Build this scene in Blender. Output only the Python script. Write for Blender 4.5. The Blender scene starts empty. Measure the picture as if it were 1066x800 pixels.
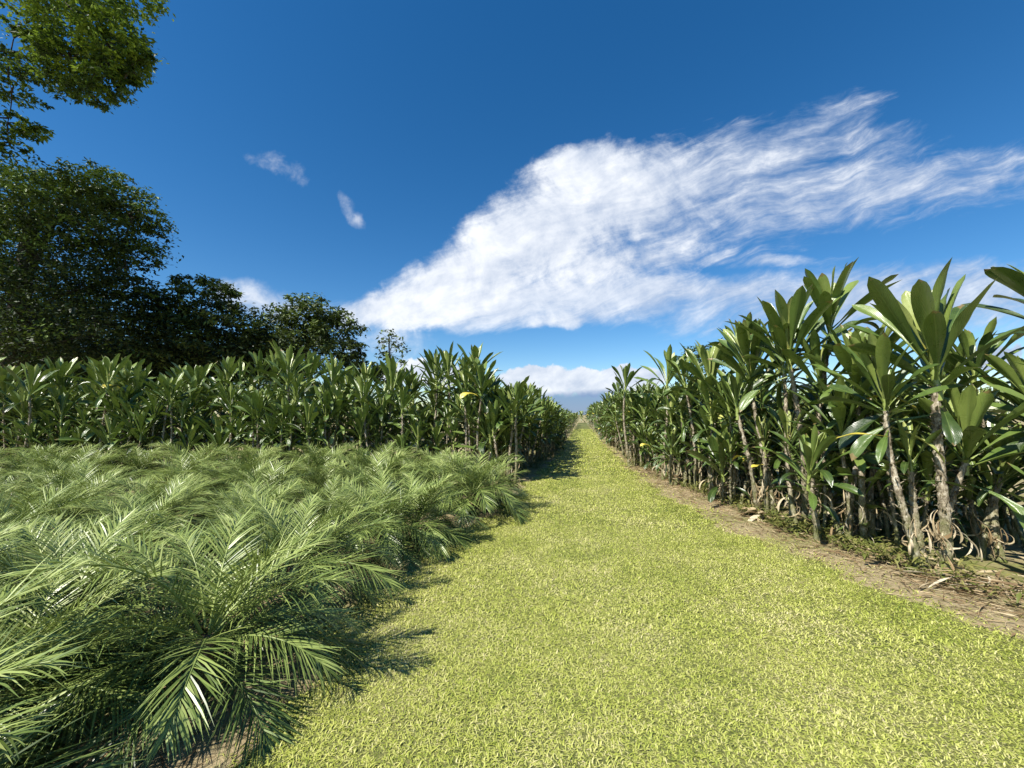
import bpy, math, random
import numpy as np
from mathutils import Vector, Matrix, Euler

random.seed(7)
rng = np.random.default_rng(11)
R = math.radians
scene = bpy.context.scene
COL = scene.collection

# ------------------------------------------------------------------ camera
F, CX, CY, H = 415.0, 533.0, 400.0, 1.6
YAW, PITCH = R(9.85), R(4.4)
cam_d = bpy.data.cameras.new('camera'); cam = bpy.data.objects.new('camera', cam_d); COL.objects.link(cam)
cam.location = (0, 0, H)
cam.rotation_euler = (math.pi / 2 + PITCH, 0, YAW)
cam_d.sensor_width = 36; cam_d.lens = 36 * F / 1066
cam_d.clip_end = 20000; cam_d.clip_start = .05
scene.camera = cam
CM = Euler(cam.rotation_euler).to_matrix()
FWD = Vector((-math.sin(YAW), math.cos(YAW), 0)); RGT = Vector((math.cos(YAW), math.sin(YAW), 0))

def ray(px, py):
    return (CM @ Vector(((px - CX) / F, (CY - py) / F, -1))).normalized()
def ground(px, py, z=0.0):
    d = ray(px, py); t = (z - H) / d.z
    return Vector((d.x * t, d.y * t, z))
def at_depth(px, py, D):
    """point seen at that pixel whose horizontal distance along the view is D"""
    d = ray(px, py); t = D / d.dot(FWD)
    return Vector((0, 0, H)) + d * t
def camxy(X, D):
    p = RGT * X + FWD * D
    return Vector((p.x, p.y, 0))
def depth(p): return p.x * FWD.x + p.y * FWD.y

# ------------------------------------------------------------------ mesh builder
class MB:
    def __init__(s): s.v = []; s.f = []; s.t = []; s.uv = []; s.m = []; s.n = 0
    def add(s, v, f, t=0.0, uv=None, mi=0):
        v = np.asarray(v, dtype=np.float32).reshape(-1, 3); f = np.asarray(f, dtype=np.int32).reshape(-1, 4)
        s.v.append(v); s.f.append(f + s.n); s.n += len(v)
        t = np.asarray(t, dtype=np.float32)
        s.t.append(np.full(len(v), t, np.float32) if t.ndim == 0 else t)
        s.uv.append(np.zeros((len(v), 2), np.float32) if uv is None else np.asarray(uv, np.float32))
        s.m.append(np.full(len(f), mi, np.int32))
    def merge(s, o, M=None, mi=None, sc=1.0):
        for v, f, t, uv, m in zip(o.v, o.f, o.t, o.uv, o.m):
            pass
        V = np.concatenate(o.v); Fc = np.concatenate(o.f)
        if M is not None:
            A = np.array(M); V = V @ A[:3, :3].T + A[:3, 3]
        s.v.append(V.astype(np.float32)); s.f.append(Fc + s.n); s.n += len(V)
        s.t.append(np.concatenate(o.t)); s.uv.append(np.concatenate(o.uv))
        mm = np.concatenate(o.m); s.m.append(mm if mi is None else np.full(len(mm), mi, np.int32))
    def mesh(s, name, mats, smooth=True):
        V = np.concatenate(s.v); Fc = np.concatenate(s.f); T = np.concatenate(s.t); UV = np.concatenate(s.uv); MI = np.concatenate(s.m)
        me = bpy.data.meshes.new(name)
        me.vertices.add(len(V)); me.vertices.foreach_set('co', V.ravel())
        me.loops.add(Fc.size); me.loops.foreach_set('vertex_index', Fc.ravel())
        me.polygons.add(len(Fc)); me.polygons.foreach_set('loop_start', np.arange(0, Fc.size, 4, dtype=np.int32))
        me.polygons.foreach_set('loop_total', np.full(len(Fc), 4, np.int32))
        me.polygons.foreach_set('use_smooth', np.full(len(Fc), smooth, bool))
        mats = mats if isinstance(mats, (list, tuple)) else [mats]
        for m in mats: me.materials.append(m)
        me.polygons.foreach_set('material_index', MI)
        a = me.attributes.new('tint', 'FLOAT', 'POINT'); a.data.foreach_set('value', T)
        u = me.uv_layers.new(name='UVMap'); u.data.foreach_set('uv', UV[Fc.ravel()].ravel())
        me.update(calc_edges=True); me.validate()
        return me
def obj(name, me, parent=None, loc=(0, 0, 0)):
    o = bpy.data.objects.new(name, me); COL.objects.link(o)
    o.location = loc
    if parent: o.parent = parent
    return o
def tag(o, label=None, cat=None, group=None, kind=None):
    if label: o['label'] = label
    if cat: o['category'] = cat
    if group: o['group'] = group
    if kind: o['kind'] = kind
    return o
def thing(name, label, cat, loc, rz=0, group=None):
    o = bpy.data.objects.new(name, None); COL.objects.link(o)
    o.location = loc; o.rotation_euler = (0, 0, rz); o.empty_display_size = .2
    return tag(o, label, cat, group)
KIDS = {}
def copy_tree(o, parent=None):
    c = o.copy(); COL.objects.link(c)
    if parent: c.parent = parent
    for ch in KIDS.get(o.name, []): copy_tree(ch, c)
    return c
def kid(name, me, parent, loc=(0, 0, 0)):
    o = obj(name, me, parent, loc); KIDS.setdefault(parent.name, []).append(o); return o

# ------------------------------------------------------------------ materials
def nodes(name):
    m = bpy.data.materials.new(name); m.use_nodes = True
    nt = m.node_tree; nt.nodes.clear()
    out = nt.nodes.new('ShaderNodeOutputMaterial')
    return m, nt, out
def N(nt, typ, **kw):
    n = nt.nodes.new(typ)
    for k, v in kw.items():
        if k in n.inputs: n.inputs[k].default_value = v
        else: setattr(n, k, v)
    return n
def ramp(nt, stops, src):
    r = nt.nodes.new('ShaderNodeValToRGB'); e = r.color_ramp.elements
    while len(e) < len(stops): e.new(.5)
    for el, (p, c) in zip(e, stops): el.position = p; el.color = (*c, 1) if len(c) == 3 else c
    nt.links.new(src, r.inputs[0]); return r.outputs[0]
def mth(nt, op, a, b=None, c=None, clamp=False):
    n = nt.nodes.new('ShaderNodeMath'); n.operation = op; n.use_clamp = clamp
    for i, x in enumerate((a, b, c)):
        if x is None: continue
        if isinstance(x, (int, float)): n.inputs[i].default_value = x
        else: nt.links.new(x, n.inputs[i])
    return n.outputs[0]
def mix(nt, fac, a, b, blend='MIX'):
    n = nt.nodes.new('ShaderNodeMix'); n.data_type = 'RGBA'; n.blend_type = blend
    for i, x in ((0, fac), (6, a), (7, b)):
        if isinstance(x, (int, float)): n.inputs[i].default_value = x
        elif isinstance(x, tuple): n.inputs[i].default_value = (*x, 1)
        else: nt.links.new(x, n.inputs[i])
    return n.outputs[2]
def noise(nt, scale, detail=4, rough=.55, vec=None, dist=0):
    n = N(nt, 'ShaderNodeTexNoise', Scale=scale, Detail=detail, Roughness=rough, Distortion=dist)
    if vec is not None: nt.links.new(vec, n.inputs['Vector'])
    return n.outputs['Fac']
def foliage(name, stops, rough=.4, spec=.5, trans=.2, tcol=(.2, .3, .03), veins=0, rnd=.25, tint_scale=.5):
    """leaf surface: colour from the tint (leaf age; on trees, painted sun and shade), mottling, a random shift per plant, light let through"""
    m, nt, out = nodes(name)
    at = N(nt, 'ShaderNodeAttribute', attribute_name='tint')
    oi = N(nt, 'ShaderNodeObjectInfo')
    tc = N(nt, 'ShaderNodeTexCoord')
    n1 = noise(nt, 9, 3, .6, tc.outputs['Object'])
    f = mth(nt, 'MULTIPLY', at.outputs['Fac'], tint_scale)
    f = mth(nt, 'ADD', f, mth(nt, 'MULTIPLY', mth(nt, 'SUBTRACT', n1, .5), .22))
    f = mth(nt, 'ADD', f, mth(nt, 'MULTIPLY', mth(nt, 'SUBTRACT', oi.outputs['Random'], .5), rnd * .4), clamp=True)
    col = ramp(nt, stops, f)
    p = N(nt, 'ShaderNodeBsdfPrincipled', Roughness=rough)
    p.inputs['Specular IOR Level'].default_value = spec
    if veins:
        uv = N(nt, 'ShaderNodeUVMap')
        sx = N(nt, 'ShaderNodeSeparateXYZ'); nt.links.new(uv.outputs[0], sx.inputs[0])
        # fine parallel veins fanning from the midrib and a pale midrib
        w = mth(nt, 'SINE', mth(nt, 'MULTIPLY', mth(nt, 'ADD', sx.outputs[1], mth(nt, 'MULTIPLY', mth(nt, 'ABSOLUTE', mth(nt, 'SUBTRACT', sx.outputs[0], .5)), -.9)), 90.0))
        mid = mth(nt, 'LESS_THAN', mth(nt, 'ABSOLUTE', mth(nt, 'SUBTRACT', sx.outputs[0], .5)), .03)
        col = mix(nt, mth(nt, 'MULTIPLY', mid, .45), col, (.16, .22, .06))
        col = mix(nt, mth(nt, 'MULTIPLY', mth(nt, 'ADD', w, 1), .06), col, (.13, .19, .04))
        spots = mth(nt, 'GREATER_THAN', noise(nt, 45, 2, .5, tc.outputs['Object']), .71)
        col = mix(nt, mth(nt, 'MULTIPLY', spots, .5), col, (.16, .12, .04))
        tip = mth(nt, 'GREATER_THAN', mth(nt, 'ADD', sx.outputs[1], mth(nt, 'MULTIPLY', noise(nt, 6, 4, .65, tc.outputs['Object']), .5)), 1.235)
        col = mix(nt, mth(nt, 'MULTIPLY', tip, .8), col, (.22, .15, .06))
        b = N(nt, 'ShaderNodeBump', Strength=.25, Distance=.01); nt.links.new(w, b.inputs['Height'])
        nt.links.new(b.outputs[0], p.inputs['Normal'])
        rg = mth(nt, 'ADD', mth(nt, 'MULTIPLY', n1, .3), rough - .15); nt.links.new(rg, p.inputs['Roughness'])
    nt.links.new(col, p.inputs['Base Color'])
    if trans > 0:
        t = N(nt, 'ShaderNodeBsdfTranslucent')
        nt.links.new(mix(nt, .5, col, tcol), t.inputs['Color'])
        ms = N(nt, 'ShaderNodeMixShader'); ms.inputs[0].default_value = trans
        nt.links.new(p.outputs[0], ms.inputs[1]); nt.links.new(t.outputs[0], ms.inputs[2])
        nt.links.new(ms.outputs[0], out.inputs[0])
    else: nt.links.new(p.outputs[0], out.inputs[0])
    return m

M_CANELEAF = foliage('cane_leaf', [(0, (.022, .042, .009)), (.22, (.088, .142, .028)), (.48, (.21, .27, .06)), (.78, (.42, .45, .15)), (1, (.58, .48, .07))],
                     rough=.30, spec=.6, trans=.09, veins=1, tint_scale=.6)
M_PALM = foliage('palm_leaflet', [(0, (.034, .064, .015)), (.32, (.125, .18, .040)), (.66, (.29, .355, .095)), (1, (.50, .53, .23))], rough=.38, spec=.5, trans=.12, tcol=(.22, .28, .06), rnd=.35)
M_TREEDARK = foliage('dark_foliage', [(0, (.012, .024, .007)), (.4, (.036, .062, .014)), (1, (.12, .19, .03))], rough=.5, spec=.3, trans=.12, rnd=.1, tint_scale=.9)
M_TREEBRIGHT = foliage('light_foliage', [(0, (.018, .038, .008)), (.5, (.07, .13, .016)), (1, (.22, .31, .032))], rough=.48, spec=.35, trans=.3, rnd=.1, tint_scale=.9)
M_TREEOLIVE = foliage('olive_foliage', [(0, (.014, .025, .008)), (.45, (.05, .075, .02)), (1, (.14, .19, .042))], rough=.5, spec=.3, trans=.12, rnd=.1, tint_scale=.9)
M_WEED = foliage('weed_leaf', [(0, (.05, .07, .014)), (.4, (.13, .15, .035)), (1, (.30, .26, .09))], rough=.5, spec=.3, trans=.2)

def m_grass():
    m, nt, out = nodes('lawn_blade')
    at = N(nt, 'ShaderNodeAttribute', attribute_name='tint')
    geo = N(nt, 'ShaderNodeNewGeometry')
    n = noise(nt, .9, 5, .65, geo.outputs['Position'])
    n2 = noise(nt, 5, 3, .6, geo.outputs['Position'])
    f = mth(nt, 'ADD', mth(nt, 'MULTIPLY', at.outputs['Fac'], .55), mth(nt, 'ADD', mth(nt, 'MULTIPLY', mth(nt, 'SUBTRACT', n, .5), 1.1), mth(nt, 'ADD', .2, mth(nt, 'MULTIPLY', mth(nt, 'SUBTRACT', n2, .5), .35))), clamp=True)
    sy = N(nt, 'ShaderNodeSeparateXYZ'); nt.links.new(geo.outputs['Position'], sy.inputs[0])
    f = mth(nt, 'SUBTRACT', f, mth(nt, 'MULTIPLY', mth(nt, 'MULTIPLY', mth(nt, 'SUBTRACT', sy.outputs[1], 3), .08, clamp=True), .10), clamp=True)
    col = ramp(nt, [(0, (.13, .18, .035)), (.25, (.34, .385, .06)), (.55, (.48, .495, .13)), (.8, (.58, .54, .24)), (1, (.62, .54, .32))], f)
    p = N(nt, 'ShaderNodeBsdfPrincipled', Roughness=.5); p.inputs['Specular IOR Level'].default_value = .35
    nt.links.new(col, p.inputs['Base Color'])
    t = N(nt, 'ShaderNodeBsdfTranslucent'); nt.links.new(col, t.inputs['Color'])
    ms = N(nt, 'ShaderNodeMixShader'); ms.inputs[0].default_value = .2
    nt.links.new(p.outputs[0], ms.inputs[1]); nt.links.new(t.outputs[0], ms.inputs[2]); nt.links.new(ms.outputs[0], out.inputs[0])
    return m
def m_turf():
    m, nt, out = nodes('turf')
    geo = N(nt, 'ShaderNodeNewGeometry'); pos = geo.outputs['Position']
    n = noise(nt, 1.1, 5, .6, pos); n2 = noise(nt, 28, 4, .7, pos)
    f = mth(nt, 'ADD', mth(nt, 'MULTIPLY', n, .55), mth(nt, 'MULTIPLY', n2, .5), clamp=True)
    col = ramp(nt, [(.25, (.035, .045, .011)), (.45, (.09, .105, .026)), (.62, (.16, .16, .05)), (.8, (.24, .20, .10))], f)
    p = N(nt, 'ShaderNodeBsdfPrincipled', Roughness=.8); p.inputs['Specular IOR Level'].default_value = .2
    b = N(nt, 'ShaderNodeBump', Strength=.6, Distance=.03); nt.links.new(noise(nt, 60, 3, .6, pos), b.inputs['Height']); nt.links.new(b.outputs[0], p.inputs['Normal'])
    nt.links.new(col, p.inputs['Base Color']); nt.links.new(p.outputs[0], out.inputs[0])
    return m
def m_soil():
    m, nt, out = nodes('soil_and_thatch')
    geo = N(nt, 'ShaderNodeNewGeometry'); pos = geo.outputs['Position']
    n = noise(nt, .8, 5, .6, pos); n2 = noise(nt, 14, 6, .72, pos); n3 = noise(nt, 60, 3, .6, pos)
    base = ramp(nt, [(.25, (.12, .09, .05)), (.42, (.25, .20, .11)), (.58, (.38, .31, .18)), (.8, (.50, .42, .27))], mth(nt, 'ADD', mth(nt, 'MULTIPLY', n2, .7), mth(nt, 'MULTIPLY', n3, .3)))
    green = ramp(nt, [(.3, (.08, .10, .022)), (.7, (.24, .26, .08))], n2)
    fac = ramp(nt, [(.47, (0, 0, 0)), (.62, (1, 1, 1))], mth(nt, 'ADD', mth(nt, 'MULTIPLY', n, .7), mth(nt, 'MULTIPLY', n2, .3)))
    col = mix(nt, fac, base, green)
    p = N(nt, 'ShaderNodeBsdfPrincipled', Roughness=.95); p.inputs['Specular IOR Level'].default_value = .1
    b = N(nt, 'ShaderNodeBump', Strength=.8, Distance=.04); nt.links.new(n2, b.inputs['Height']); nt.links.new(b.outputs[0], p.inputs['Normal'])
    nt.links.new(col, p.inputs['Base Color']); nt.links.new(p.outputs[0], out.inputs[0])
    return m
def m_bark(name, stops, moss=0.0, scale=14):
    m, nt, out = nodes(name)
    tc = N(nt, 'ShaderNodeTexCoord'); mp = N(nt, 'ShaderNodeMapping'); mp.inputs['Scale'].default_value = (1, 1, .55)
    nt.links.new(tc.outputs['Object'], mp.inputs[0])
    n = noise(nt, scale, 6, .7, mp.outputs[0]); n2 = noise(nt, scale * 4, 3, .6, mp.outputs[0])
    col = ramp(nt, stops, mth(nt, 'ADD', mth(nt, 'MULTIPLY', n, .75), mth(nt, 'MULTIPLY', n2, .25)))
    if moss:
        sx = N(nt, 'ShaderNodeSeparateXYZ'); nt.links.new(tc.outputs['Object'], sx.inputs[0])
        k = mth(nt, 'SUBTRACT', .85, mth(nt, 'MULTIPLY', sx.outputs[2], 1.1))
        k = mth(nt, 'ADD', k, mth(nt, 'MULTIPLY', mth(nt, 'SUBTRACT', noise(nt, 7, 4, .6, tc.outputs['Object']), .5), 2.4))
        k = mth(nt, 'MULTIPLY', k, moss, clamp=True)
        col = mix(nt, k, col, mix(nt, n2, (.05, .07, .012), (.17, .19, .05)))
    p = N(nt, 'ShaderNodeBsdfPrincipled', Roughness=.85); p.inputs['Specular IOR Level'].default_value = .2
    b = N(nt, 'ShaderNodeBump', Strength=.8, Distance=.02); nt.links.new(n, b.inputs['Height']); nt.links.new(b.outputs[0], p.inputs['Normal'])
    nt.links.new(col, p.inputs['Base Color']); nt.links.new(p.outputs[0], out.inputs[0])
    return m
M_CANE = m_bark('cane_bark', [(.28, (.045, .036, .026)), (.44, (.16, .13, .085)), (.55, (.36, .31, .22)), (.68, (.60, .56, .46))], moss=.95, scale=18)
M_TRUNK = m_bark('tree_bark', [(.3, (.025, .02, .015)), (.6, (.07, .06, .047)), (.8, (.15, .135, .11))], scale=4)
M_STEM = m_bark('palm_stem_bark', [(.3, (.06, .045, .025)), (.7, (.22, .16, .09))], scale=16)
def m_dry(name='dry_leaf'):
    m, nt, out = nodes(name)
    at = N(nt, 'ShaderNodeAttribute', attribute_name='tint'); tc = N(nt, 'ShaderNodeTexCoord')
    f = mth(nt, 'ADD', at.outputs['Fac'], mth(nt, 'MULTIPLY', mth(nt, 'SUBTRACT', noise(nt, 12, 4, .6, tc.outputs['Object']), .5), .5), clamp=True)
    col = ramp(nt, [(0, (.11, .07, .035)), (.3, (.26, .18, .09)), (.65, (.46, .37, .22)), (1, (.62, .55, .40))], f)
    p = N(nt, 'ShaderNodeBsdfPrincipled', Roughness=.75); p.inputs['Specular IOR Level'].default_value = .25
    nt.links.new(col, p.inputs['Base Color'])
    t = N(nt, 'ShaderNodeBsdfTranslucent'); nt.links.new(col, t.inputs['Color'])
    ms = N(nt, 'ShaderNodeMixShader'); ms.inputs[0].default_value = .15
    nt.links.new(p.outputs[0], ms.inputs[1]); nt.links.new(t.outputs[0], ms.inputs[2]); nt.links.new(ms.outputs[0], out.inputs[0])
    return m
M_DRY = m_dry()
M_GRASS, M_TURF, M_SOIL = m_grass(), m_turf(), m_soil()

# ------------------------------------------------------------------ shapes
PT = np.array([0, .12, .28, .45, .6, .74, .86, .94, 1.0])
PW = np.array([.30, .20, .40, .72, .95, 1.0, .86, .58, .03])
def grid_faces(nr, nc):
    i = np.arange((nr - 1) * nc).reshape(nr - 1, nc)[:, :-1]
    return np.stack([i, i + 1, i + nc + 1, i + nc], -1).reshape(-1, 4)
def leaf(mb, o, az, el, L, W, droop, fold=.5, roll=0., wave=.02, ns=9, nc=4, tint=0., prof=None, bend=0., mi=0, power=1.6, base=0.):
    """one folded, arching blade of ns sections and nc+1 points across"""
    t = np.linspace(0, 1, ns + 1)
    ang = el - droop * t ** power
    dl = L / ns
    azs = az + bend * t
    step = np.stack([np.cos(ang) * np.cos(azs), np.cos(ang) * np.sin(azs), np.sin(ang)], -1)
    c = np.vstack([[0, 0, 0], np.cumsum((step[:-1] + step[1:]) * .5 * dl, 0)]) + np.asarray(o)
    side = np.stack([-np.sin(azs), np.cos(azs), np.zeros_like(azs)], -1)
    nrm = np.cross(step, side)
    nrm /= np.linalg.norm(nrm, axis=1, keepdims=True)
    rl = roll * t
    s2 = side * np.cos(rl)[:, None] + nrm * np.sin(rl)[:, None]
    n2 = nrm * np.cos(rl)[:, None] - side * np.sin(rl)[:, None]
    w = np.interp(t, PT, PW if prof is None else prof) * W * .5
    s = np.linspace(-1, 1, nc + 1)
    fo = fold * (1 - .65 * t)
    ph = rng.uniform(0, 6.28); wave = min(wave, W * .16)
    wv = wave * np.sin(t * 9 + ph)
    v = c[:, None, :] + s2[:, None, :] * (s[None, :] * (w * np.cos(fo))[:, None])[..., None] \
        + n2[:, None, :] * ((np.abs(s)[None, :] * (w * np.sin(fo))[:, None]) + (s[None, :] ** 3) * wv[:, None] * (w / (W * .5 + 1e-6))[:, None])[..., None]
    uv = np.stack(np.broadcast_arrays((s * .5 + .5)[None, :], t[:, None]), -1)
    tn = tint + base * np.clip(1 - t / .3, 0, 1) + rng.uniform(-.06, .06)
    mb.add(v.reshape(-1, 3), grid_faces(ns + 1, nc + 1), np.repeat(tn, nc + 1), uv.reshape(-1, 2), mi)

def tube(mb, pts, rad, sides=8, ring=0., tint=0., mi=0, jitter=0.):
    pts = np.asarray(pts, float); n = len(pts)
    rad = np.broadcast_to(np.asarray(rad, float), (n,))
    tan = np.gradient(pts, axis=0); tan /= np.linalg.norm(tan, axis=1, keepdims=True) + 1e-9
    ref = np.tile(np.array([0.31, 1, .12]), (n, 1)) if abs(tan[:, 2]).mean() > .6 else np.tile(np.array([0, 0, 1.]), (n, 1))
    a = np.cross(tan, ref); a /= np.linalg.norm(a, axis=1, keepdims=True) + 1e-9
    b = np.cross(tan, a)
    th = np.linspace(0, 2 * np.pi, sides, endpoint=False)
    rr = rad[:, None] * (1 + (rng.uniform(-jitter, jitter, (n, sides)) if jitter else 0))
    v = pts[:, None] + a[:, None] * (np.cos(th)[None] * rr)[..., None] + b[:, None] * (np.sin(th)[None] * rr)[..., None]
    i = np.arange((n - 1) * sides).reshape(n - 1, sides); j = np.roll(i, -1, 1)
    f = np.stack([i, j, j + sides, i + sides], -1).reshape(-1, 4)
    mb.add(v.reshape(-1, 3), f, tint, mi=mi)
    mb.add(np.vstack([v[-1], pts[-1:]]), [[k, (k + 1) % sides, sides, sides] for k in range(0)] if False else np.array([[k, (k + 1) % sides, (k + 2) % sides, sides] for k in range(0, sides, 2)]), tint, mi=mi)

def rosette(L=.85, W=.13, n=22, spread=1.0, ns=9, nc=4):
    """leaves unfurling around a short green neck: upright young ones inside, arching old ones outside, a few hanging"""
    mb = MB(); ga = 2.399
    a0 = rng.uniform(0, 6.28)
    for k in range(n):
        q = k / (n - 1)                           # 0 outer/old, 1 inner/young
        z = -.10 * L + .42 * q * L
        el = R(26 + 58 * q ** .7) + rng.uniform(-.2, .16)
        l = L * (.85 + .25 * math.sin(q * 2.8) - .30 * q ** 3) * rng.uniform(.82, 1.12)
        droop = (.75 - .5 * q) * rng.uniform(.2, 1.35) * spread
        if q < .3 and rng.random() < .35: droop += rng.uniform(.6, 1.6)
        tint = .10 + .75 * q ** 2.2 + rng.uniform(-.12, .42)
        if q < .12 and rng.random() < .08: tint = rng.uniform(1.6, 2.0)
        az = a0 + k * ga + rng.uniform(-.3, .3)
        leaf(mb, (.02 * math.cos(az), .02 * math.sin(az), z), az, el, l, W * rng.uniform(.8, 1.2) * (1 - .25 * q ** 4), droop, fold=.6 + .25 * q, roll=rng.uniform(-.7, .7),
             wave=rng.uniform(.006, .022), ns=ns, nc=nc, tint=tint, bend=rng.uniform(-.3, .3), base=.55)
    for k in range(int(rng.integers(2, 7))):
        az = rng.uniform(0, 6.28)
        leaf(mb, (.02 * math.cos(az), .02 * math.sin(az), -rng.uniform(.05, .3) * L), az, rng.uniform(-.5, .45), L * rng.uniform(.55, .95), W * rng.uniform(.6, .95), rng.uniform(.6, 1.3), fold=.7, roll=rng.uniform(-1, 1), wave=.02, ns=ns, nc=nc,
             tint=(rng.uniform(0, .5) if rng.random() < .97 else rng.uniform(1.1, 1.5)), bend=rng.uniform(-.5, .5), base=.3)
    tube(mb, [(0, 0, -.16 * L), (0, 0, .05 * L), (0, 0, .22 * L), (0, 0, .4 * L)], [.032, .03, .024, .010], 7, tint=.95)
    return mb
def cane_mb(h, r=.035, lean=(0, 0), ns=None, flaps=True, sides=8):
    """ringed cane from the ground to h with the ragged bases of shed leaves; returns builder and its top"""
    mb = MB(); n = ns or max(10, int(h / .03))
    t = np.linspace(0, 1, n)
    ph = rng.uniform(0, 6.28, 2); am = rng.uniform(.01, .045) * h
    x = lean[0] * t + am * np.sin(t * 3.6 + ph[0]) - am * math.sin(ph[0]); y = lean[1] * t + am * np.sin(t * 3.1 + ph[1]) - am * math.sin(ph[1])
    pts = np.stack([x, y, t * h], -1)
    rad = r * (1.22 - .38 * t) * (1 + .10 * np.sin(np.arange(n) * 2.1 + ph[0])) * rng.uniform(.93, 1.08, n)
    rad[t < .04] *= 1.25
    tube(mb, pts, rad, sides, jitter=.10)
    if flaps:
        for k in range(int(h * 55)):
            q = rng.uniform(.12, 1) ** .7
            i = min(n - 1, int(q * (n - 1))); az = rng.uniform(0, 6.28)
            o = pts[i] + np.array([math.cos(az), math.sin(az), 0]) * rad[i] * .85
            leaf(mb, o, az, rng.uniform(.5, 1.35), rng.uniform(.03, .11), rng.uniform(.012, .03), rng.uniform(-.4, 1.6), fold=.5, ns=2, nc=2, wave=0, prof=np.array([1, 1, .9, .85, .75, .65, .5, .3, .05]), power=1.)
    return mb, pts[-1]
def dry_mb(n, h0, h1, r=.05, L=(.35, .7)):
    mb = MB()
    for k in range(n):
        az = rng.uniform(0, 6.28); z = rng.uniform(h0, h1)
        leaf(mb, (r * math.cos(az), r * math.sin(az), z), az, rng.uniform(-.9, .5), min(rng.uniform(*L), z * .95 + .15), rng.uniform(.016, .04), rng.uniform(2.0, 2.9), fold=rng.uniform(.8, 1.5), roll=rng.uniform(-2.5, 2.5),
             ns=8, nc=2, wave=.015, tint=rng.uniform(.2, 1.), bend=rng.uniform(-.6, .6), power=rng.uniform(.5, 1.0))
    return mb

ROS = [rosette(L=rng.uniform(.72, .92), W=rng.uniform(.115, .165), n=int(rng.integers(17, 25)), spread=rng.uniform(.6, 1.3)) for _ in range(12)]
ROS_ME = [r.mesh('leaf_rosette', M_CANELEAF) for r in ROS]
BIG = [rosette(L=1.0, W=.172, n=22, spread=.8, ns=14, nc=6) for _ in range(6)]
BIG_ME = [r.mesh('leaf_rosette', M_CANELEAF) for r in BIG]
DRY_ME = [dry_mb(int(rng.integers(4, 9)), .15, .65, .035, (.2, .5)).mesh('dried_leaves', M_DRY) for _ in range(5)]

def add_cane(root, off, h, lean, ros_me, ros_scale, r=.035, tilt=(0, 0)):
    mb, top = cane_mb(h, r, lean)
    c = kid('cane', mb.mesh('cane', M_CANE), root, off)
    ro = kid('leaf_rosette', ros_me, c, tuple(top)); ro.scale = (ros_scale,) * 3
    ro.rotation_euler = (tilt[0] + rng.uniform(-.12, .12), tilt[1] + rng.uniform(-.12, .12), rng.uniform(0, 6.28))
    return c

# ------------------------------------------------------------------ outlines of the two plantings, in metres
def interp(tab, y): return float(np.interp(y, [a for a, b in tab], [b for a, b in tab]))
ROW_R = [(2, 4.5), (4, 3.6), (6, 2.85), (9, 2.3), (14, 1.75), (25, 1.4), (40, 1.2), (80, 1.05)]
LAWN_R = [(0, 4.4), (1.5, 3.8), (3, 3.25), (4.2, 2.75), (5.9, 2.05), (9, 1.5), (15, 1.25), (25, 1.05), (50, 1.0), (80, .9)]
ROW_L = [(9, -1.75), (12, -1.4), (15.4, -1.15), (25, -.95), (44, -.8), (80, -.7)]
LAWN_L = [(0, -1.5), (1.8, -1.58), (2.6, -1.8), (3.5, -1.85), (5, -1.75), (7, -1.35), (9, -1.25), (15, -.98), (25, -.85), (50, -.72), (80, -.65)]

# ------------------------------------------------------------------ ground, lawn
def sheet(name, xs, ys, z, mat):
    mb = MB(); X, Y = np.meshgrid(xs, ys)
    mb.add(np.stack([X, Y, np.full_like(X, z)], -1).reshape(-1, 3), grid_faces(len(ys), len(xs)))
    return obj(name, mb.mesh(name, mat))
g = np.concatenate([[-6000, -1500, -400, -120], np.linspace(-40, 40, 41), [120, 400, 1500, 6000]])
tag(sheet('ground', g, g, 0, M_SOIL), 'brown soil with dry thatch and weeds under the plants', 'ground', kind='structure')
mb = MB(); ys = np.concatenate([np.arange(-6, 20, .12), np.arange(20, 82, .6)]); nc = 13
Y = np.repeat(ys, nc); s = np.tile(np.linspace(0, 1, nc), len(ys))
ed = lambda y, k: .10 * np.sin(y * 3.1 + k) + .07 * np.sin(y * 7.7 + 2 * k) + .04 * np.sin(y * 17 + k)
xl = np.interp(ys, *zip(*LAWN_L)) + ed(ys, 1); xr = np.interp(ys, *zip(*LAWN_R)) + ed(ys, 4)
X = np.repeat(xl, nc) * (1 - s) + np.repeat(xr, nc) * s
mb.add(np.stack([X, Y, np.full_like(X, .006)], -1), grid_faces(len(ys), nc))
tag(obj('grass_path', mb.mesh('grass_path', M_TURF)), 'mown yellow green grass path between the two plantings', 'path', kind='structure')

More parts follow.
